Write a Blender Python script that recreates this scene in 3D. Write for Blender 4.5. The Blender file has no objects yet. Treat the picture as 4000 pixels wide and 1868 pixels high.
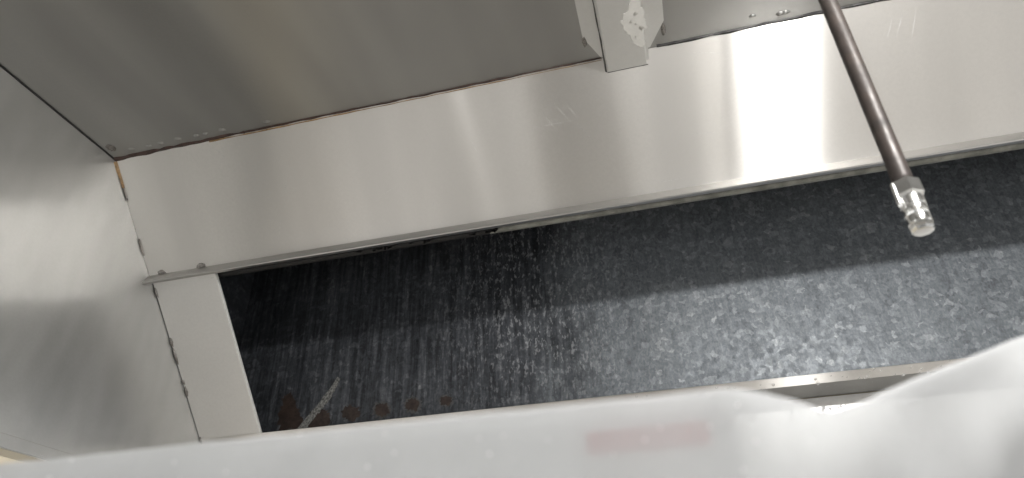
import bpy, bmesh, math, random
from mathutils import Vector, Matrix, noise
random.seed(7)
R = math.radians
sc = bpy.context.scene
col = sc.collection

# ------------------------------------------------------------------ camera, world, light level
ZC = 1.70                                   # camera height above the kitchen floor
PITCH, ROLL, YAW, FPX = R(32.05), R(-1.643), R(-13.607), 2621.3
FW = Vector((math.sin(YAW)*math.cos(PITCH), math.cos(YAW)*math.cos(PITCH), math.sin(PITCH)))
RT0 = Vector((math.cos(YAW), -math.sin(YAW), 0)); UP0 = RT0.cross(FW)
RT = RT0*math.cos(ROLL) + UP0*math.sin(ROLL); UP = UP0*math.cos(ROLL) - RT0*math.sin(ROLL)
cd = bpy.data.cameras.new('camera'); cam = bpy.data.objects.new('camera', cd); col.objects.link(cam)
cam.matrix_world = Matrix(((RT.x, UP.x, -FW.x, 0), (RT.y, UP.y, -FW.y, 0), (RT.z, UP.z, -FW.z, ZC), (0, 0, 0, 1)))
cd.sensor_width = 36; cd.lens = FPX/4000*36; cd.clip_start = .01; cd.clip_end = 100
cd.dof.use_dof = True; cd.dof.focus_distance = 1.22; cd.dof.aperture_fstop = 5.6
sc.camera = cam
w = bpy.data.worlds.new('World'); sc.world = w; w.use_nodes = True
w.node_tree.nodes['Background'].inputs['Color'].default_value = (1, 1, .99, 1)
w.node_tree.nodes['Background'].inputs['Strength'].default_value = 1.6
LAMP_STRENGTH = 470
sc.view_settings.view_transform = 'Standard'; sc.view_settings.look = 'None'
sc.view_settings.exposure = 0; sc.view_settings.gamma = 1

# ------------------------------------------------------------------ helpers
def ray(px, py):
    return FW + RT*((px-2000)/FPX) - UP*((py-934)/FPX)
def on_plane(px, py, n, k):                 # point (camera-height frame) where a pixel's ray meets n.p = k
    d = ray(px, py); return d*(k/Vector(n).dot(d))
def tag(o, label=None, cat=None, group=None, kind=None):
    if label: o['label'] = label
    if cat: o['category'] = cat
    if group: o['group'] = group
    if kind: o['kind'] = kind
    return o
def empty(name, loc):
    o = bpy.data.objects.new(name, None); col.objects.link(o); o.location = loc; o.empty_display_size = .1
    return o
def link(name, me, mat, parent=None, smooth=False):
    o = bpy.data.objects.new(name, me); col.objects.link(o)
    if mat: me.materials.append(mat)
    if smooth:
        for p in me.polygons: p.use_smooth = True
    if parent:
        o.parent = parent
        base = parent
        off = Vector((0, 0, 0))
        while base: off += base.location; base = base.parent
        o.location = -off
    return o
def mesh(name, verts, faces, mat, parent=None, smooth=False, up=True):
    me = bpy.data.meshes.new(name)
    me.from_pydata([(v[0], v[1], v[2]+(ZC if up else 0)) for v in verts], [], faces); me.validate()
    bm = bmesh.new(); bm.from_mesh(me); bmesh.ops.recalc_face_normals(bm, faces=bm.faces); bm.to_mesh(me); bm.free()
    return link(name, me, mat, parent, smooth)
def strip_x(name, prof, x0, x1, t, mat, parent, side=1, nx=1):
    """a folded sheet: YZ polyline prof, thickness t to one side, extruded along X"""
    P = [Vector((0, p[0], p[1])) for p in prof]; n = len(P); off = []
    for i in range(n):
        a = (P[i]-P[i-1]).normalized() if i else None
        b = (P[i+1]-P[i]).normalized() if i < n-1 else None
        na = Vector((0, -a.z, a.y)) if a else None; nb = Vector((0, -b.z, b.y)) if b else None
        m = na if nb is None else nb if na is None else (na+nb)/max(.3, 1+na.dot(nb))
        off.append(P[i]+m*t*side)
    ring = P+off[::-1]; m = len(ring); V = []; F = []
    for k in range(nx+1):
        x = x0+(x1-x0)*k/nx
        V += [(x, p.y, p.z) for p in ring]
    for k in range(nx):
        for i in range(m):
            j = (i+1) % m
            F.append((k*m+i, k*m+j, (k+1)*m+j, (k+1)*m+i))
    def cap(o):                              # quads across the sheet, so bent profiles stay clean
        return [(o+i, o+i+1, o+m-2-i, o+m-1-i) for i in range(n-1)]
    F += cap(0)+cap(nx*m)
    return mesh(name, V, F, mat, parent)
def box(name, lo, hi, mat, parent=None, bev=0):
    V = [(x, y, z) for x in (lo[0], hi[0]) for y in (lo[1], hi[1]) for z in (lo[2], hi[2])]
    F = [(0, 1, 3, 2), (4, 6, 7, 5), (0, 4, 5, 1), (2, 3, 7, 6), (0, 2, 6, 4), (1, 5, 7, 3)]
    o = mesh(name, V, F, mat, parent)
    if bev:
        bm = bmesh.new(); bm.from_mesh(o.data)
        bmesh.ops.bevel(bm, geom=bm.edges[:], offset=bev, segments=2, affect='EDGES', profile=.6)
        bm.to_mesh(o.data); bm.free()
    return o
def prism(name, poly, frame, t, mat, parent, smooth=False):
    """flat outline poly (u,v) in frame (origin, U, V), thickness t along UxV"""
    O, U, V_ = frame; N = U.cross(V_).normalized()
    a = [O+U*p[0]+V_*p[1] for p in poly]; b = [p+N*t for p in a]; n = len(a)
    F = [tuple(range(n))[::-1], tuple(range(n, 2*n))]+[(i, (i+1) % n, n+(i+1) % n, n+i) for i in range(n)]
    return mesh(name, a+b, F, mat, parent, smooth)
def lathe(name, prof, O, A, seg, mat, parent, smooth=True, up=True, flat_turn=0):
    A = Vector(A).normalized(); U = A.orthogonal().normalized(); W = A.cross(U); V = []; F = []
    for r, h in prof:
        for s in range(seg):
            an = 2*math.pi*s/seg+flat_turn
            V.append(Vector(O)+A*h+(U*math.cos(an)+W*math.sin(an))*r)
    for i in range(len(prof)-1):
        for s in range(seg):
            F.append((i*seg+s, i*seg+(s+1) % seg, (i+1)*seg+(s+1) % seg, (i+1)*seg+s))
    F.append(tuple(range(seg))); F.append(tuple(range((len(prof)-1)*seg, len(prof)*seg)))
    o = mesh(name, V, F, mat, parent, smooth, up)
    if smooth: o.data.set_sharp_from_angle(angle=R(38))
    return o
def blob(name, O, U, V_, ru, rv, h, mat, parent, jit=.18, seg=10, rings=3):
    """a low irregular bead lying on the surface U x V"""
    U = Vector(U).normalized(); V_ = Vector(V_).normalized(); N = U.cross(V_).normalized(); O = Vector(O)
    VV = [O+N*h]; F = []
    rnd = [1+random.uniform(-jit, jit) for _ in range(seg)]
    for k in range(1, rings+1):
        q = k/rings; hh = h*math.cos(q*math.pi/2)-.0004*(k == rings)
        for s in range(seg):
            a = 2*math.pi*s/seg
            VV.append(O+U*(ru*q*rnd[s]*math.cos(a))+V_*(rv*q*rnd[s]*math.sin(a))+N*hh)
    for s in range(seg): F.append((0, 1+s, 1+(s+1) % seg))
    for k in range(rings-1):
        for s in range(seg):
            F.append((1+k*seg+s, 1+(k+1)*seg+s, 1+(k+1)*seg+(s+1) % seg, 1+k*seg+(s+1) % seg))
    return mesh(name, VV, F, mat, parent, True)
def many_drops(name, spots, mat, parent, kind='stuff'):
    """spots: (pos, N, down, r, stretch): small water beads joined as one part"""
    V = []; F = []
    for pos, N, D, r, st in spots:
        N = Vector(N).normalized(); D = Vector(D); D = (D-N*D.dot(N)).normalized(); U = N.cross(D)
        b = len(V); seg = 8
        V.append(pos+N*r*.6)
        for q in (.5, .85, 1.0):
            for s in range(seg):
                a = 2*math.pi*s/seg; e = st if math.cos(a) < 0 else 1
                V.append(pos+D*(r*q*math.cos(a)*e)+U*(r*q*math.sin(a))+N*(r*.6*math.sqrt(max(0, 1-q*q))-.0002))
        for s in range(seg):
            t = (s+1) % seg
            F.append((b, b+1+s, b+1+t))
            for k in range(2): F.append((b+1+k*seg+s, b+1+(k+1)*seg+s, b+1+(k+1)*seg+t, b+1+k*seg+t))
    o = mesh(name, V, F, mat, parent, True)
    if kind: o['kind'] = kind
    return o

# ------------------------------------------------------------------ materials
class NT:
    def __init__(s, name):
        s.m = bpy.data.materials.new(name); s.m.use_nodes = True; s.t = s.m.node_tree; s.n = s.t.nodes
        s.p = s.n['Principled BSDF']; s.tc = s.n.new('ShaderNodeTexCoord')
    def l(s, a, b): s.t.links.new(a, b)
    def add(s, typ, **kw):
        nd = s.n.new(typ)
        for k, v in kw.items():
            if k in nd.bl_rna.properties: setattr(nd, k, v)
            else: nd.inputs[k.replace('_', ' ')].default_value = v
        return nd
    def mapped(s, scale, rot=(0, 0, 0), loc=(0, 0, 0), src=None):
        mp = s.n.new('ShaderNodeMapping'); mp.inputs['Scale'].default_value = scale
        mp.inputs['Rotation'].default_value = rot; mp.inputs['Location'].default_value = loc
        g = s.n.new('ShaderNodeNewGeometry')
        s.l(src or g.outputs['Position'], mp.inputs['Vector']); return mp.outputs['Vector']
    def noise(s, scale, vec, detail=3, rough=.55, dist=0):
        nd = s.add('ShaderNodeTexNoise'); nd.inputs['Scale'].default_value = scale; nd.inputs['Detail'].default_value = detail
        nd.inputs['Roughness'].default_value = rough; nd.inputs['Distortion'].default_value = dist; s.l(vec, nd.inputs['Vector']); return nd.outputs['Fac']
    def ramp(s, fac, stops):
        nd = s.n.new('ShaderNodeValToRGB'); cr = nd.color_ramp
        while len(cr.elements) < len(stops): cr.elements.new(.5)
        for e, (p, c) in zip(cr.elements, stops):
            e.position = p; e.color = (*c, 1) if isinstance(c, tuple) else (c, c, c, 1)
        s.l(fac, nd.inputs['Fac']); return nd.outputs['Color']
    def rng(s, fac, a, b, c, d):
        nd = s.n.new('ShaderNodeMapRange'); nd.interpolation_type = 'SMOOTHSTEP'
        for i, v in enumerate((a, b, c, d)): nd.inputs[i+1].default_value = v
        s.l(fac, nd.inputs[0]); return nd.outputs[0]
    def math(s, op, a, b=None):
        nd = s.n.new('ShaderNodeMath'); nd.operation = op
        for i, v in enumerate((a, b)):
            if v is None: continue
            if isinstance(v, (int, float)): nd.inputs[i].default_value = v
            else: s.l(v, nd.inputs[i])
        return nd.outputs[0]
    def mix(s, f, a, b, mode='MIX'):
        nd = s.n.new('ShaderNodeMix'); nd.data_type = 'RGBA'; nd.blend_type = mode
        for sock, v in ((nd.inputs[0], f), (nd.inputs[6], a), (nd.inputs[7], b)):
            if isinstance(v, (int, float)): sock.default_value = v if sock == nd.inputs[0] else (v, v, v, 1)
            elif isinstance(v, tuple): sock.default_value = (*v, 1)
            else: s.l(v, sock)
        return nd.outputs[2]
    def bump(s, h, strength, dist, nrm=None):
        nd = s.n.new('ShaderNodeBump'); nd.inputs['Strength'].default_value = strength; nd.inputs['Distance'].default_value = dist
        s.l(h, nd.inputs['Height'])
        if nrm: s.l(nrm, nd.inputs['Normal'])
        return nd.outputs['Normal']
    def set(s, k, v):
        if hasattr(v, 'node'): s.l(v, s.p.inputs[k])
        else: s.p.inputs[k].default_value = (*v, 1) if isinstance(v, tuple) and len(v) == 3 else v
def steel(name, tangent, grain, base, wide=.30, narrow=.02, haze=.25, haze_rough=.5, smear=((8, 8, 1.2), (.5, .3, .4)), smear_amt=.35, band=(2, 2, 2), wave=.004, wave_scale=2.2, dark=.80):
    """brushed stainless. tangent = direction (world) in which reflections are drawn out, grain = noise scale along the brush
    lines; haze = share of dull wiped film lying on the sheet"""
    s = NT(name)
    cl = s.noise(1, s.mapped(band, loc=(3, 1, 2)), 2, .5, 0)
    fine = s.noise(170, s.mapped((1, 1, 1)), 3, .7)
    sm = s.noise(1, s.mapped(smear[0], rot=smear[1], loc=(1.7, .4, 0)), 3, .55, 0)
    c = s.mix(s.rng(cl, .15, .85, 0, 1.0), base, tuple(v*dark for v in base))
    c = s.mix(s.rng(fine, .15, .85, 0, .34), c, tuple(v*.78 for v in base))
    wv = s.noise(wave_scale, s.mapped((1, 1, 1), loc=(.3, 5, 1)), 1, .4)
    nrm = s.bump(wv, 1.0, wave)
    gl = s.n.new('ShaderNodeBsdfAnisotropic'); gl.distribution = 'GGX'
    s.l(c, gl.inputs['Color']); s.l(nrm, gl.inputs['Normal'])
    k = math.sqrt(wide/narrow); gl.inputs['Anisotropy'].default_value = -(1-1/k) if k > 1 else 0
    r = math.sqrt(math.sqrt(wide*narrow))
    gl.inputs['Roughness'].default_value = r
    t = s.add('ShaderNodeCombineXYZ'); t.inputs[0].default_value, t.inputs[1].default_value, t.inputs[2].default_value = tangent
    s.l(t.outputs[0], gl.inputs['Tangent'])
    s.set('Base Color', c); s.set('Metallic', .9); s.set('Roughness', haze_rough); s.set('Normal', nrm)
    mx = s.n.new('ShaderNodeMixShader')
    s.l(s.math('ADD', s.math('MULTIPLY', s.rng(sm, .25, .9, 0, 1), smear_amt), haze), mx.inputs[0])
    s.l(gl.outputs[0], mx.inputs[1]); s.l(s.p.outputs[0], mx.inputs[2])
    s.l(mx.outputs[0], s.n['Material Output'].inputs['Surface'])
    return s.m
SL = R(46.53)
M = {}
M['header'] = steel('stainless_header', (0, math.cos(SL), -math.sin(SL)), (1.5, 260, 260), (.84, .82, .79), .38, .018, .18, .5, ((2.5, 7, 7), (.3, .5, .6)), 0, (7.5, .8, .8), .003)
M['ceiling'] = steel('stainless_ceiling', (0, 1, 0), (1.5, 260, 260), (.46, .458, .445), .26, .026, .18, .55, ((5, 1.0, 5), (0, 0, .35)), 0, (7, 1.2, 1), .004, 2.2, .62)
M['side'] = steel('stainless_side', (0, 1, 0), (260, 260, 1.5), (.71, .71, .695), .16, .012, .27, .6, ((1, 4.5, 1.6), (.75, 0, 0)), .5, (1, 2.5, 1.0))
M['stile'] = steel('stainless_stile', (1, 0, 0), (260, 2, 2), (.87, .86, .84), .40, .08, .35, .5)
M['cover'] = steel('stainless_cover', (0, 1, 0), (260, 2, 260), (.80, .80, .785), .25, .03, .3, .5, ((20, 5, 5), (0, 0, .3)), .3)
M['lip'] = steel('stainless_lip', (1, 0, 0), (2, 200, 200), (.60, .59, .575), .12, .06, .10, smear_amt=0)
M['plain'] = steel('stainless_plain', (1, 0, 0), (40, 40, 40), (.64, .63, .61), .09, .09, .3, smear_amt=0)

def galv(name, streaks=True):
    s = NT(name)
    v1 = s.add('ShaderNodeTexVoronoi'); v1.inputs['Scale'].default_value = 96; v1.inputs['Randomness'].default_value = 1
    wob = s.noise(40, s.mapped((1, 1, 1)), 3, .6)
    pos = s.mapped((1, 1, 1)); va = s.n.new('ShaderNodeVectorMath'); va.operation = 'ADD'; sc_ = s.n.new('ShaderNodeVectorMath'); sc_.operation = 'SCALE'
    nz = s.add('ShaderNodeTexNoise'); nz.inputs['Scale'].default_value = 55; nz.inputs['Detail'].default_value = 4; s.l(pos, nz.inputs['Vector'])
    s.l(nz.outputs['Color'], sc_.inputs[0]); sc_.inputs['Scale'].default_value = .024
    s.l(pos, va.inputs[0]); s.l(sc_.outputs[0], va.inputs[1]); s.l(va.outputs[0], v1.inputs['Vector'])
    sep = s.n.new('ShaderNodeSeparateColor'); s.l(v1.outputs['Color'], sep.inputs[0])
    v2 = s.add('ShaderNodeTexVoronoi'); v2.inputs['Scale'].default_value = 150; s.l(va.outputs[0], v2.inputs['Vector'])
    sep2 = s.n.new('ShaderNodeSeparateColor'); s.l(v2.outputs['Color'], sep2.inputs[0])
    big = s.noise(9, s.mapped((1, 1, .5)), 4, .6)
    a = s.math('ADD', s.math('MULTIPLY', s.math('POWER', sep.outputs[0], 4.0), .40), s.math('ADD', s.math('MULTIPLY', sep2.outputs[1], .22), s.rng(s.noise(260, s.mapped((1, 1, .6)), 3, .7), .3, .7, -.10, .14)))
    a = s.math('ADD', a, s.math('MULTIPLY', big, .42))
    stv = s.noise(1, s.mapped((95, 1, 7)), 4, .65, .3)
    stv2 = s.noise(1, s.mapped((34, 1, 2.5), loc=(2, 0, 3)), 3, .6, .4)
    geo = s.n.new('ShaderNodeNewGeometry'); sx = s.n.new('ShaderNodeSeparateXYZ'); s.l(geo.outputs['Position'], sx.inputs[0])
    # water streaks at the left-hand end, with the dim light there painted darker
    film = s.math('ADD', s.rng(sx.outputs[0], -.45, .05, 1, 0), s.rng(big, .3, .7, -.25, .25))  # mask for the water streaks and the painted dim light
    film = s.rng(film, .1, .9, 0, 1)
    a = s.math('ADD', a, s.math('MULTIPLY', s.rng(stv, .3, .7, -.20, .20), s.rng(film, 0, 1, .45, 1.15)))
    base = s.ramp(a, [(.06, (.095, .103, .115)), (.42, (.168, .184, .200)), (.74, (.25, .268, .283)), (1, (.38, .395, .40))])
    dark = s.ramp(s.math('ADD', s.math('MULTIPLY', stv, .6), s.math('MULTIPLY', a, .35)), [(.28, (.016, .017, .020)), (.49, (.044, .047, .055)), (.66, (.095, .10, .112)), (.84, (.26, .265, .275))])
    colr = s.mix(s.math('MULTIPLY', film, .88), base, dark)
    # wet lamp glare painted into the colour as short pale flecks around the middle
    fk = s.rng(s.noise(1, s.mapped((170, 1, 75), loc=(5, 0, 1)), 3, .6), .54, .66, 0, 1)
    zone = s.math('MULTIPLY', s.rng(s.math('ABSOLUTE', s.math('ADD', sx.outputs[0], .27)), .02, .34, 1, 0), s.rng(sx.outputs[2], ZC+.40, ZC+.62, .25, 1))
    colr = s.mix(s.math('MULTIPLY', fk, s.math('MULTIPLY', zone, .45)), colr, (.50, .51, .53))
    s.set('Base Color', colr)
    s.set('Metallic', .40); s.set('Roughness', s.math('SUBTRACT', s.rng(sep.outputs[1], 0, 1, .46, .62), s.math('MULTIPLY', s.rng(stv2, .45, .7, 0, .16), film))); s.set('Specular IOR Level', .4)
    nrm = s.bump(s.math('ADD', sep.outputs[2], s.math('MULTIPLY', nz.outputs['Fac'], 1.5)), .14, .0012)
    s.set('Normal', nrm)
    return s.m
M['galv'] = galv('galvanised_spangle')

def simple(name, color, rough=.5, metal=0, var=.35, scale=60, bump=.0, trans=0):
    s = NT(name); n = s.noise(scale, s.mapped((1, 1, 1)), 4, .65)
    s.set('Base Color', s.mix(s.rng(n, .3, .72, 0, 1), tuple(c*(1-var) for c in color), color))
    s.set('Roughness', s.rng(n, .3, .7, min(1, rough*1.25), rough*.85)); s.set('Metallic', metal)
    if bump: s.set('Normal', s.bump(n, .6, bump))
    return s.m
M['pipe'] = simple('brown_iron_pipe', (.052, .041, .036), .48, .2, .55, 45, .0006)
M['chrome'] = simple('chrome', (.82, .82, .81), .19, 1, .05, 30)
M['track'] = simple('dull_galvanised_track', (.34, .34, .305), .45, .5, .5, 22, .0004)
M['raw'] = simple('bright_cut_edge', (.78, .78, .75), .4, .1, .15, 80)
M['weld'] = simple('weld_metal', (.34, .32, .30), .35, .9, .6, 400, .001)
M['soot'] = simple('brown_grease', (.060, .030, .022), .45, 0, .6, 120, .001)
M['amber'] = simple('amber_grease', (.33, .21, .10), .4, 0, .5, 150, .001)
M['shadegrey'] = simple('grey_shade_line', (.07, .066, .062), .5, 0, .5, 90)  # shade colour for the channel cover's edge lines
M['scratch'] = simple('scratched_steel', (.86, .85, .83), .42, .8, .3, 200)
M['dark'] = simple('burnt_grease', (.012, .011, .011), .5, 0, .5, 90, .001)
M['rust'] = simple('rust_brown', (.040, .024, .018), .55, 0, .6, 60, .001)
M['ringscale'] = simple('pale_scale', (.075, .075, .076), .6, 0, .5, 90)
M['residue'] = simple('pale_residue', (.56, .55, .52), .6, 0, .12, 60)
M['scrape'] = simple('pale_scrape', (.30, .30, .285), .55, .2, .8, 220, .001)
M['beige'] = simple('beige_wall_paint', (.50, .44, .33), .7, 0, .08, 12)
M['floor'] = simple('pale_floor_tile', (.50, .475, .445), .5, 0, .3, 5)
M['charcoal'] = simple('standin_charcoal', (.075, .075, .08), .5, 0, .2, 20)
M['spot'] = simple('dull_drop', (.80, .80, .80), .5, 0, .1, 20)
M['panel'] = simple('appliance_grey', (.86, .86, .85), .45, 0, .1, 20)
M['red'] = simple('label_red', (.55, .06, .06), .5, 0, .2, 60)
M['white'] = simple('label_white', (.8, .8, .78), .5, 0, .06, 60)
def water():
    s = NT('water'); s.set('Base Color', (1., 1., 1.)); s.set('Roughness', .03); s.set('IOR', 1.33); s.set('Transmission Weight', 1.0); return s.m
M['water'] = water()
def lamp_mat(power):
    s = NT('lamp_glow'); s.set('Base Color', (.9, .9, .9)); s.set('Emission Color', (1, .985, .96)); s.set('Emission Strength', power); return s.m
M['glow'] = lamp_mat(LAMP_STRENGTH); M['bulb'] = lamp_mat(LAMP_STRENGTH*.045)
def plastic():
    s = NT('milky_polythene'); t = s.t
    n = s.noise(14, s.mapped((1, 1, 1)), 4, .6)
    tr = s.n.new('ShaderNodeBsdfTransparent'); tr.inputs[0].default_value = (.97, .975, .98, 1)
    tl = s.n.new('ShaderNodeBsdfTranslucent'); tl.inputs[0].default_value = (.42, .43, .44, 1)
    s.set('Base Color', (.57, .575, .58)); s.set('Roughness', .7); s.set('Specular IOR Level', .3)
    m1 = s.n.new('ShaderNodeMixShader'); m2 = s.n.new('ShaderNodeMixShader')
    m1.inputs[0].default_value = .30; s.l(s.p.outputs[0], m1.inputs[1]); s.l(tl.outputs[0], m1.inputs[2])
    s.l(s.rng(n, .3, .7, .16, .26), m2.inputs[0]); s.l(m1.outputs[0], m2.inputs[1]); s.l(tr.outputs[0], m2.inputs[2])
    s.l(m2.outputs[0], s.n['Material Output'].inputs['Surface']); return s.m
M['plastic'] = plastic()

# ------------------------------------------------------------------ main dimensions (camera-height frame: z = 0 at the lens)
H = .90; XL = -1.0515; XR = 1.60; YF = -.45; YC = .8565       # hood ceiling, ends, front, ceiling/header fold
CS, SN = math.cos(SL), math.sin(SL)
NS = Vector((0, SN, CS)); KS = NS.dot(Vector((0, YC, H)))     # the 46 degree filter plane
def sl(d, off=0): return (YC+d*CS+off*SN, H-d*SN+off*CS)      # distance down the slope, offset behind it
YB = 1.37                                                     # plenum back
YW = 1.395                                                    # kitchen wall
D_H = .255; D_R = .640                                        # header foot, bottom rail top

# ------------------------------------------------------------------ the setting
tag(box('floor', (-3.2, -3, -ZC-.05), (3.2, YW+.1, -ZC), M['floor']), kind='structure')
tag(box('wall', (-3.2, YW+.004, -ZC+.001), (3.2, YW+.12, 1.3), M['beige']), kind='structure')

# ------------------------------------------------------------------ the hood
hood = tag(empty('exhaust_hood', (0, .5, ZC+.305)), 'stainless steel kitchen exhaust hood seen from below with its filters removed', 'exhaust hood')
T = .0014
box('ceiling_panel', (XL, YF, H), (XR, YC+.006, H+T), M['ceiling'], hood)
# header panel with kicked-out foot
f0 = sl(D_H)
header = strip_x('header_panel', [sl(.0012), f0], XL+.0004, XR, T, M['header'], hood, 1, 1)
lip = strip_x('bottom_lip', [(f0[0]-.0004, f0[1]+.0004), (f0[0]-.0020, f0[1]-.0004), (f0[0]-.0036, f0[1]-.0024), (f0[0]-.0052, f0[1]-.0052), (f0[0]-.0150, f0[1]-.0205), (f0[0]-.0154, f0[1]-.0228), (f0[0]-.0138, f0[1]-.0246), (f0[0]-.0060, f0[1]-.0238)], XL-.0, XR, .0011, M['lip'], header, 1, 1)
for p in lip.data.polygons: p.use_smooth = True
lip.data.set_sharp_from_angle(angle=R(50))
# left side panel, hem and return flange
side = box('side_panel', (XL-T, YF, .327), (XL, YW-.004, H), M['side'], hood)
box('hem', (XL-T, YF, .3055), (XL+.0022, YW-.004, .3262), M['side'], side, .0008)
box('return_flange', (XL-.038, YF, .304), (XL+.0020, YW-.004, .3055-.0002), M['plain'], side)
box('side_panel', (XR, YF, .3055), (XR+T, YW-.004, H), M['side'], hood)
box('front_panel', (XL-T, YF-T, .3055), (XR+T, YF, H+T), M['header'], hood)
# filter frame: stiles and bottom rail
def stile(x0, x1, bend):
    d0, d1 = D_H-.012, D_R+.014
    a0, a1 = sl(d0, .003), sl(d1, .003)
    U = Vector((1, 0, 0)); V = Vector((0, a1[0]-a0[0], a1[1]-a0[1]))
    O = Vector((0, a0[0], a0[1])); L = V.length; V.normalize()
    st = prism('filter_frame_stile', [(x0, 0), (x0, L), (x1, L), (x1, 0)], (O, U, V), -.0014, M['stile'], hood)
    e = x1 if bend > 0 else x0
    o1 = O+NS*.0000
    prism('edge_return', [(e-.0012, 0.030), (e-.0012, L), (e+.0016, L), (e+.0016, 0.030)], (O-NS*.0022, U, V), .006, M['raw'], st)
    return st
st = stile(XL+.0020, -.898, 1)
stile(XR-.153, XR-.003, -1)
r0 = sl(D_R, 0); r1 = sl(D_R+.019, 0)
rail = strip_x('bottom_rail', [r0, r1], XL+.001, XR, .0012, M['header'], hood, 1, 1)
box('underside', (XL+.001, r1[0]+.0006, r1[1]+.0002), (XR, YW-.003, r1[1]+.0014), M['ceiling'], rail)
# filter track behind the header foot
def roll(x0, x1, mat, cy, cz_, r):
    pr = [(cy-r, .752)]+[(cy-r*math.cos(R(t)), cz_-r*math.sin(R(t))) for t in range(0, 181, 18)]+[(cy+r, cz_+.012)]
    o = strip_x('filter_track', pr, x0, x1, .0012, mat, hood, 1, 1)
    for p in o.data.polygons: p.use_smooth = True
    o.data.set_sharp_from_angle(angle=R(35)); return o
roll(-.30, XR-.03, M['track'], 1.061, .7125, .0085)
roll(-.93, -.3005, M['dark'], 1.061, .7125, .0085)
# plenum
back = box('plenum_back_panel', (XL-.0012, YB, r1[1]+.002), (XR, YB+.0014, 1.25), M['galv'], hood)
def plenum_side(x):
    a = [sl(.012, .012), sl(D_R+.02, .012)]
    poly = [a[0], a[1], (YB-.0005, a[1][1]), (YB-.0005, 1.25), (a[0][0], 1.25)]
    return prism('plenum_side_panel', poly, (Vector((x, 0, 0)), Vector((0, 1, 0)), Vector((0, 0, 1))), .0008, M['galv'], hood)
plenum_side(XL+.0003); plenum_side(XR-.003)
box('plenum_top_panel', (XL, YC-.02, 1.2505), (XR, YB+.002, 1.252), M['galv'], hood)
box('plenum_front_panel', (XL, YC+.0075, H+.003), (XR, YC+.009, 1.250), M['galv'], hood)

# channel cover under the ceiling, folded into a hat section with clipped flanges
cx0, cx1, cz = -.0315, .0465, H-.0205
yend = sl((H-cz)/SN)[0]-.0008
cover = empty('channel_cover', (0, 0, 0)); cover.parent = hood; cover.location = -hood.location
def cv(name, V, F, mat=M['cover'], par=cover): return mesh(name, V, F, mat, par)
y0 = YF+.02
yt = YC-.0012
bmv = [(cx0, y0, H-.001), (cx1, y0, H-.001), (cx1, y0, cz), (cx0, y0, cz), (cx0, yt, H-.001), (cx1, yt, H-.001), (cx1, yend, cz), (cx0, yend, cz)]
chan = cv('channel', bmv, [(0, 1, 2, 3), (4, 7, 6, 5), (0, 3, 7, 4), (1, 5, 6, 2), (3, 2, 6, 7), (0, 4, 5, 1)])
bm = bmesh.new(); bm.from_mesh(chan.data)
bmesh.ops.bevel(bm, geom=[e for e in bm.edges if all(abs(v.co.z-ZC-cz) < 1e-4 for v in e.verts) and abs(e.verts[0].co.x-e.verts[1].co.x) < 1e-4], offset=.006, segments=5, affect='EDGES')
bm.to_mesh(chan.data); bm.free()
for p in chan.data.polygons: p.use_smooth = True
chan.data.set_sharp_from_angle(angle=R(40))
for s_, a, b in ((-1, cx0, -.0595), (1, cx1, .0775)):
    prism('flange', [(a, y0), (b, y0), (b, .800), (a+.004*s_, .853), (a, .853)] , (Vector((0, 0, H-.0012)), Vector((1, 0, 0)), Vector((0, 1, 0))), -.0016, M['cover'], cover)
for px, py, ang in ((2283, 165, .15), (2592, 115, -.05)):
    p = on_plane(px, py, (0, 0, 1), H-.0028)
    blob('weld_bead', p, (1, 0, 0), (0, -1, 0), .0045, .013, .0028, M['weld'], cover)
# pale film left on the channel's face
def film(name, pts, n, k, mat, parent, rough=.2, sub=5, t=.0003, wob=9):
    P = [on_plane(x, y, n, k) for x, y in pts]; C = sum(P, Vector())/len(P); out = []
    for i, p in enumerate(P):
        q = P[(i+1) % len(P)]; L = (q-p).length
        for j in range(sub):
            a = p.lerp(q, j/sub); d = (a-C).normalized()
            out.append(a+d*L*rough*(noise.noise(a*wob*40+Vector((3, 1, 7)))))
    N = Vector(n).normalized(); N = -N if N.dot(C) > 0 else N
    m = len(out); V = [C+N*t]+[p+N*t for p in out]+[p-N*t*.3 for p in out]
    F = [(0, 1+i, 1+(i+1) % m) for i in range(m)]+[(1+i, 1+m+i, 1+m+(i+1) % m, 1+(i+1) % m) for i in range(m)]
    return mesh(name, V, F, mat, parent)
film('residue_patch', [(2462, 0), (2500, 0), (2512, 60), (2517, 120), (2515, 175), (2507, 188), (2490, 178), (2470, 165), (2462, 135), (2440, 120), (2433, 95), (2436, 55), (2455, 45)], (0, 0, 1), cz, M['residue'], chan, .6)
for px, py, r in ((2481, 55, .0042), (2464, 86, .003), (2484, 94, .002), (2502, 108, .004), (2510, 112, .0035), (2484, 146, .0022)):
    blob('bare_spot', on_plane(px, py, (0, 0, 1), cz-.0004), (1, 0, 0), (0, -1, 0), r, r*1.1, .0005, M['plain'], chan, .3)

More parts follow.
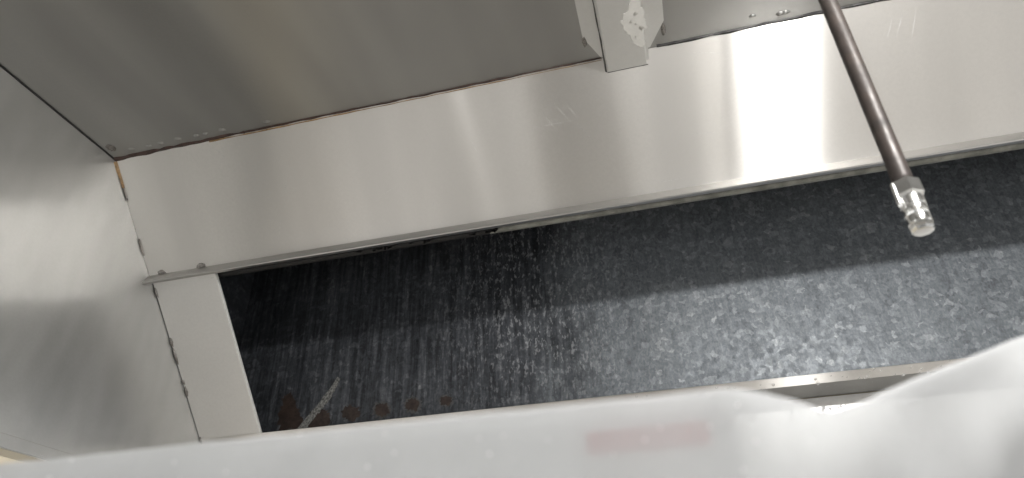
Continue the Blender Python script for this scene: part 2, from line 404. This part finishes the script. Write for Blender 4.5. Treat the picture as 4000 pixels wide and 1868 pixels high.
# welds, screws and dimples
def on_side(px, py): return on_plane(px, py, (1, 0, 0), XL+.0006)
def on_slope(px, py, off=0): return on_plane(px, py, NS, KS+off)
down = Vector((0, CS, -SN))
for px, py, l, wd in ((482, 757, .018, .004), (546, 968, .016, .005)):
    p = on_slope(px, py, -.0008); blob('weld_bead', (XL+.003, p.y, p.z), Vector((.7, -.5*SN, -.5*CS)).cross(down), down, wd, l, .003, M['weld'], header, .3)
for px, py in ((632, 1068), (787, 1043)):
    p = on_slope(px, py, -.0006); blob('weld_bead', p, (-1, 0, 0), down, .011, .008, .0016, M['weld'], lip, .15)
for px, py, l in ((607, 1143, .013), (670, 1338, .014), (683, 1385, .020), (715, 1493, .006), (727, 1532, .013), (786, 1722, .010)):
    p = on_slope(px, py, .001); blob('weld_bead', (XL+.0036, p.y, p.z), (-1, 0, 0), down, .0035, l, .003, M['weld'], st, .3)
for px, py, r in ((515, 583, .007), (583, 570, .006), (628, 560, .0055), (693, 545, .0075), (768, 531, .006), (803, 524, .0055), (868, 509, .0075), (1042, 478, .0085), (3050, 53, .007), (3070, 48, .006), (2940, 62, .005)):
    blob('spot_weld', on_plane(px, py, (0, 0, 1), H-.0001), (1, 0, 0), (0, -1, 0), r*1.2, r*.8, .0024, M['ceiling'], hood, .2)
sp = on_plane(433, 578, (0, 0, 1), H-.0001)
scr = lathe('screw', [(.0098, 0), (.0098, .0012), (.0080, .0026), (.0050, .0032), (.0045, .0018), (.0001, .0018)], sp, (0, 0, -1), 20, M['weld'], hood)
# grease left in the joints, and shade lines drawn on the channel cover
def bead(name, P0, P1, wfun, mat, parent, n, N, steps=90, h=.0012):
    P0, P1, N = Vector(P0), Vector(P1), Vector(N).normalized(); A = (P1-P0); L = A.length; A.normalize(); B = N.cross(A).normalized(); V = []; F = []
    for i in range(steps+1):
        q = i/steps; p = P0.lerp(P1, q); w0 = wfun(q)
        a, b = w0*(.7+.6*noise.noise(p*35+Vector((1, 2, 3)))), w0*(.7+.9*noise.noise(p*42+Vector((7, 2, 3))))
        V += [p-B*max(a, .0002), p+N*h, p+B*max(b, .0002)]
    for i in range(steps):
        for j in (0, 1): F.append((i*3+j, i*3+j+1, (i+1)*3+j+1, (i+1)*3+j))
    return mesh(name, V, F, mat, parent)
e0 = Vector((XL+.001, YC-.001, H-.0016)); e1 = Vector((-.035, YC-.001, H-.0016)); e2 = Vector((.062, YC-.001, H-.0016)); e3 = Vector((1.0, YC-.001, H-.0016))
Nb = Vector((0, -.5, -1))
bead('grease_shade_line', e0, e0.lerp(e1, .30), lambda q: .0065-.003*q, M['soot'], hood, 0, Nb, 120)
bead('grease_shade_line', e0.lerp(e1, .26), e1, lambda q: .0022, M['soot'], hood, 0, Nb, 160)
bead('grease_shade_line', e0.lerp(e1, .22)+Vector((0, .0028, -.0034)), e1+Vector((0, .0022, -.0028)), lambda q: .0016*(1-.5*q), M['amber'], header, 0, Nb, 220, .0006)
bead('grease_shade_line', e2, e3, lambda q: .0034, M['dark'], hood, 0, Nb, 90)
bead('grease_shade_line', (XL+.0008, YF+.3, H-.0012), (XL+.0008, YC, H-.0012), lambda q: .0028+.0015*q, M['dark'], side, 0, Vector((1, 0, -1)), 120)
a = sl(.006, -.0012); b = sl(.062, -.0012)
bead('grease_shade_line', (XL+.003, a[0], a[1]), (XL+.003, b[0], b[1]), lambda q: .0055*(1-.35*q), M['amber'], header, 0, (.6, -.6*SN, -.6*CS), 50)
bead('grease_shade_line', (cx0+.0012, y0, cz+.0012), (cx0+.0012, yend-.001, cz+.0012), lambda q: .0021, M['shadegrey'], chan, 0, Vector((-.6, 0, -.8)), 70, .0003)  # the fold's dark reflection drawn as a grey bead
bead('grease_shade_line', (cx0+.003, yend-.0006, cz-.0002), (cx1-.003, yend-.0006, cz-.0002), lambda q: .0009, M['shadegrey'], chan, 0, Vector((0, -.3, -1)), 30, .0003)  # dark line drawn where the cover meets the header
# hairline scratches in the brushed header
def scratch(x0_, y0_, x1_, y1_, w_=1.5):
    L = math.hypot(x1_-x0_, y1_-y0_); nx_, ny_ = -(y1_-y0_)/L*w_/2, (x1_-x0_)/L*w_/2
    mx_, my_ = (x0_+x1_)/2, (y0_+y1_)/2
    return film('scratch', [(x0_, y0_), (mx_+nx_, my_+ny_), (x1_, y1_), (mx_-nx_, my_-ny_)], NS, KS, M['scratch'], header, 0, 2, .00006)
for a_ in ((1838, 545, 1872, 612), (1700, 775, 1688, 815), (1098, 845, 1086, 965), (1120, 700, 1110, 760), (2205, 395, 2262, 470), (2160, 400, 2232, 482), (2110, 430, 2180, 520), (2240, 470, 2330, 560),
           (2050, 505, 2240, 470), (2680, 205, 2880, 208), (2660, 525, 2880, 512), (3160, 410, 3290, 375), (3165, 425, 3260, 405), (3490, 60, 3460, 170), (3580, 20, 3560, 170), (3530, 40, 3500, 150), (1480, 770, 1560, 720), (2535, 720, 2700, 690), (820, 560, 905, 640), (3700, 420, 3790, 380)):
    scratch(*a_)
# burnt grease hanging in the track and on the stile head
for i in range(20):
    x = random.choice([random.uniform(-.93, -.90), random.uniform(-.52, -.36), random.uniform(-.30, -.285), random.uniform(-.6, -.3)])
    blob('grease_clot', (x, 1.049, .705-random.uniform(0, .003)), (1, 0, 0), (0, .3, -1), random.uniform(.003, .009), random.uniform(.003, .007), .004, M['dark'], hood, .35, 7, 2)
top = sl(D_H+.008, .0014)
for x, r in ((-.912, .008), (-.925, .005), (-.938, .004), (-.962, .0035), (-.905, .007)):
    blob('grease_clot', (x, top[0]-.0002, top[1]), (-1, 0, 0), down, r, r*.7, .0015, M['dark'], st, .35, 8, 2)

# marks on the galvanised back
NY = (0, 1, 0)
def patch(name, pts, mat, rough=.25, t=.0004): return film(name, pts, NY, YB, mat, back, rough, 6, t, 6)
def ell(cx, cy, rx, ry, n=9): return [(cx+rx*math.cos(2*math.pi*i/n), cy+ry*math.sin(2*math.pi*i/n)) for i in range(n)]
patch('rust_patch', [(1090, 1700), (1095, 1600), (1110, 1545), (1135, 1530), (1150, 1560), (1165, 1600), (1185, 1640), (1180, 1700)], M['rust'], .35)
for cx, cy, rx, ry, halo in ((1245, 1640, 48, 42, 0), (1372, 1615, 36, 32, 0), (1492, 1602, 30, 27, 1), (1612, 1582, 28, 26, 1), (1742, 1566, 24, 19, 1)):
    if halo: patch('scale_ring', ell(cx, cy, rx*1.25, ry*1.25, 12), M['ringscale'], .7, .0003)
    patch('rust_patch', ell(cx, cy, rx, ry, 11), M['rust'], .60, .0006)
patch('scrape_mark', [(1140, 1700), (1172, 1700), (1205, 1662), (1240, 1620), (1275, 1577), (1308, 1525), (1328, 1480), (1318, 1474), (1292, 1515), (1255, 1562), (1215, 1610), (1178, 1655)], M['scrape'], .30, .0008)
drops = []
for i in range(70):
    px = random.uniform(1250, 2000); py = random.uniform(1360-(px-1000)*.13, 1580-(px-1200)*.1)
    p = on_plane(px, py, NY, YB-.0002); drops.append((p, (0, -1, 0), (0, 0, -1), random.uniform(.0012, .0026), random.uniform(1, 2.6)))
many_drops('water_droplets', drops, M['water'], back)
drops = []
for i in range(70):
    x = random.uniform(-.1, .6); q = random.choice([.9, .95, random.random(), random.random(), 1.0])
    y = r0[0]+(r1[0]-r0[0])*q; z = r0[1]+(r1[1]-r0[1])*q
    drops.append((Vector((x, y, z)), tuple(-NS), (0, .3, -1), random.uniform(.0012, .0032), 1.2))
for i in range(25):
    drops.append((Vector((random.uniform(-.1, .6), random.uniform(r1[0]+.01, YW-.012), r1[1]-.0001)), (0, 0, -1), (1, 0, 0), random.uniform(.0015, .003), 1.1))
many_drops('water_droplets', drops, M['water'], rail)

# ------------------------------------------------------------------ steel cladding on the wall under the hood
clad = tag(box('wall_cladding', (XL+.02, YW-.0025, -.9), (XR-.01, YW-.0005, r1[1]-.0015), M['stile']), 'wet stainless sheet on the wall below the hood rail', 'wall panel')
drops = [(Vector((random.uniform(-.05, .5), YW-.0027, r1[1]-.004-abs(random.gauss(0, .02)))), (0, -1, 0), (0, 0, -1), random.uniform(.0012, .0036), random.uniform(1, 2)) for i in range(160)]
many_drops('water_droplets', drops, M['water'], clad)

# ------------------------------------------------------------------ suppression drop pipe with nozzle
rho = .60; az = R(22.2); PX, PY = rho*math.sin(az), rho*math.cos(az)
rp = .0086
drop = tag(empty('drop_pipe', (PX, PY, ZC+.33)), 'thin brown iron pipe hanging from the hood ceiling with a chrome nozzle', 'pipe')
zb = .583*rho-.002                                             # pipe foot
seg = 28; V = []; F = []; hs = [zb+(H-zb)*i/60 for i in range(61)]
for h in hs:
    for s in range(seg):
        a_ = 2*math.pi*s/seg; r = rp*(1+.02*noise.noise(Vector((math.cos(a_)*2, math.sin(a_)*2, h*40))))
        V.append((PX+r*math.cos(a_), PY+r*math.sin(a_), h))
for i in range(60):
    for s in range(seg): F.append((i*seg+s, i*seg+(s+1) % seg, (i+1)*seg+(s+1) % seg, (i+1)*seg+s))
F += [tuple(range(seg)), tuple(range(60*seg, 61*seg))]
mesh('pipe', V, F, M['pipe'], drop, True)
lathe('ceiling_nut', [(.017, 0), (.017, .016), (.013, .02)], (PX, PY, H-.02), (0, 0, 1), 6, M['chrome'], drop, False)
noz = empty('nozzle', (0, 0, 0)); noz.parent = drop; noz.location = -drop.location
KN = .905
O = (PX, PY, zb+.004)
lathe('hex_nut', [(r_*KN, h_*KN) for r_, h_ in [(.0105, 0), (.0138, .0015), (.0140, .004), (.0140, .016), (.0132, .019), (.0100, .0195)]], O, (0, 0, -1), 6, M['chrome'], noz, False, True, .35)
lathe('body', [(r_*KN, h_*KN) for r_, h_ in [(.0106, .0185), (.0114, .0195), (.0114, .0285), (.0110, .0290), (.0110, .0300), (.0112, .0305), (.0110, .0395), (.0106, .0400), (.0106, .0410), (.0108, .0415), (.0106, .0480), (.0096, .0490)]], O, (0, 0, -1), 32, M['chrome'], noz)
lathe('cap', [(r_*KN, h_*KN) for r_, h_ in [(.0096, .0480), (.0108, .0492), (.0111, .0520), (.0109, .0545), (.0092, .0568), (.0075, .0572), (.0001, .0574)]], O, (0, 0, -1), 8, M['chrome'], noz, False)
ca = math.pi*1.12; cxp, cyp = PX+math.cos(ca)*.0135*KN, PY+math.sin(ca)*.0135*KN
lathe('cap_clip', [(r_*KN, h_*KN) for r_, h_ in [(.0016, 0), (.0022, .002), (.0022, .020), (.0027, .022), (.0027, .026), (.0014, .028)]], (cxp, cyp, O[2]-.002), (0, 0, -1), 10, M['chrome'], noz)

# ------------------------------------------------------------------ hood lamp (out of frame, it lights the plenum)
LX, LY, LZ = .435, .08, .722
lamp = tag(empty('hood_lamp', (LX, LY, ZC+LZ)), 'lit white tube lamp hanging on short stems below the hood ceiling', 'lamp')
hl, rl = .066, .024
lathe('tube', [(.004, -hl-.016), (rl*.6, -hl-.012), (rl*.9, -hl-.004), (rl, -hl+.004), (rl, hl-.004), (rl*.9, hl+.004), (rl*.6, hl+.012), (.004, hl+.016)], (LX, LY, LZ), (1, 0, 0), 24, M['glow'], lamp)
for s_ in (-1, 1):
    lathe('stem', [(.006, 0), (.006, H-LZ-rl+.002)], (LX+s_*.045, LY, LZ+rl-.002), (0, 0, 1), 12, M['chrome'], lamp)
box('base', (LX-.07, LY-.03, H-.018), (LX+.07, LY+.03, H-.0005), M['cover'], lamp, .003)

BX, BY, BZ = -.50, .08, .724
bulb = tag(empty('hood_bulb', (BX, BY, ZC+BZ)), 'small lit round bulb on a stem below the hood ceiling', 'bulb')
lathe('globe', [(.003, -.019)]+[(.019*math.sin(R(t)), -.019*math.cos(R(t))) for t in range(20, 161, 14)]+[(.004, .019)], (BX, BY, BZ), (0, 0, 1), 24, M['bulb'], bulb)
lathe('stem', [(.008, 0), (.008, H-BZ-.018)], (BX, BY, BZ+.0175), (0, 0, 1), 14, M['chrome'], bulb)

# ------------------------------------------------------------------ wrapped appliance panel in front, with its label
PYF = .262
pan = tag(empty('appliance_panel', (-.25, PYF, ZC-.5)), 'pale grey upright appliance panel wrapped in plastic with a red and white label', 'appliance panel')
box('panel', (-.62, PYF, -.5), (.021, PYF+.03, .082), M['panel'], pan, .002)
lab = box('label', (-.036, PYF-.0006, .008), (.0105, PYF-.0001, .0745), M['white'], pan)
box('red_band', (-.0358, PYF-.0010, .0655), (.0103, PYF-.0007, .0743), M['red'], lab)

# the sheet itself: over the panel, then sagging to the right
top = [(-.70, .252, .0845), (-.45, .252, .0845), (.010, .252, .0845), (.022, .252, .0842)]
for (px, py, yy) in ((3100, 1548, .262), (3240, 1592, .274), (3360, 1562, .29), (3500, 1500, .31), (3750, 1405, .34), (4000, 1305, .365), (4300, 1180, .40)):
    p = on_plane(px, py, NY, yy); top.append((p.x, p.y, p.z))
top.append((.62, .42, .20))
def lerp_top(x):
    if x <= top[0][0]: return Vector(top[0])
    for i in range(len(top)-1):
        a_, b_ = Vector(top[i]), Vector(top[i+1])
        if a_.x <= x <= b_.x:
            q = (x-a_.x)/(b_.x-a_.x)
            p0 = Vector(top[max(i-1, 0)]); p3 = Vector(top[min(i+2, len(top)-1)])
            m0 = (b_-p0)/max(1e-4, b_.x-p0.x)*(b_.x-a_.x); m1 = (p3-a_)/max(1e-4, p3.x-a_.x)*(b_.x-a_.x)
            r = a_*(2*q**3-3*q*q+1)+m0*(q**3-2*q*q+q)+b_*(-2*q**3+3*q*q)+m1*(q**3-q*q); r.x = x
            return r
    return Vector(top[-1])
prof = [(.040, -.30), (.038, -.10), (.036, -.04), (.034, -.012), (.030, -.003), (.022, 0.0), (.010, .0003), (.004, -.0002), (.0012, -.0016), (0, -.004)]
prof += [(-.0008-.0*i, -.004-.006*i) for i in range(1, 14)]+[(-.002-.006*i, -.082-.03*i) for i in range(1, 14)]
nx = 260; V = []; F = []; m = len(prof)
for i in range(nx+1):
    x = -.68+(.60+.68)*i/nx; tp = lerp_top(x)
    free = min(1, max(0, (x-.022)/.05))
    for j, (dy, dz) in enumerate(prof):
        depth = max(0, -dz-.003) if dy <= .0012 else 0
        amp = .0016+.010*free*min(1, depth/.03)
        p = Vector((x, tp.y+dy*(1-.5*free), tp.z+dz))
        wv = noise.noise(Vector((x*16, dz*9, 1.3)))+.5*noise.noise(Vector((x*45, dz*22, 4.3)))
        p.y += -abs(wv)*amp if dy <= .002 and free < .2 else wv*amp
        if dy <= .0012: p.y -= free*(-depth*.40 + .02*math.sin(min(1, depth/.06)*math.pi)*(.4+.6*math.sin(x*38+depth*30)))
        p.z += .0006*noise.noise(Vector((x*60, 2, 1)))*(1 if dy > -.001 else 0)
        V.append(p)
for i in range(nx):
    for j in range(m-1): F.append((i*m+j, i*m+j+1, (i+1)*m+j+1, (i+1)*m+j))
sheet = tag(mesh('plastic_sheet', V, F, M['plastic'], None, True), 'blurred milky plastic sheet draped along the near bottom edge of the view', 'plastic sheet')
drops = []
for i in range(80):
    x = random.uniform(-.33, .05); tp = lerp_top(x); dz = random.uniform(.001, .05)
    drops.append((Vector((x, tp.y-.003, tp.z-dz)), (0, -1, .1), (0, 0, -1), random.uniform(.0002, .0006), 1.1))
many_drops('water_droplets', drops, M['spot'], sheet)

# ------------------------------------------------------------------ unseen dark cabinet added behind the camera to darken the header's reflection
cab = tag(empty('standin_cabinet', (-.22, -.75, 0)), 'unseen dark grey cabinet added to mirror a dark band in the steel header', 'cabinet')
box('body', (-.42, -1.05, -ZC+.08), (-.035, -.52, .24), M['charcoal'], cab, .004)
for s_ in (0, 1):
    d_ = box('standin_door', (-.415+.19*s_, -.5185, -ZC+.10), (-.23+.19*s_, -.502, .23), M['charcoal'], cab, .003)
    box('standin_handle', (-.245+.035*s_, -.5015, -.75), (-.233+.035*s_, -.48, -.60), M['chrome'], d_, .002)
for x in (-.40, -.09):
    for y in (-1.02, -.58): box('standin_foot', (x, y, -ZC+.001), (x+.03, y+.03, -ZC+.0795), M['chrome'], cab)
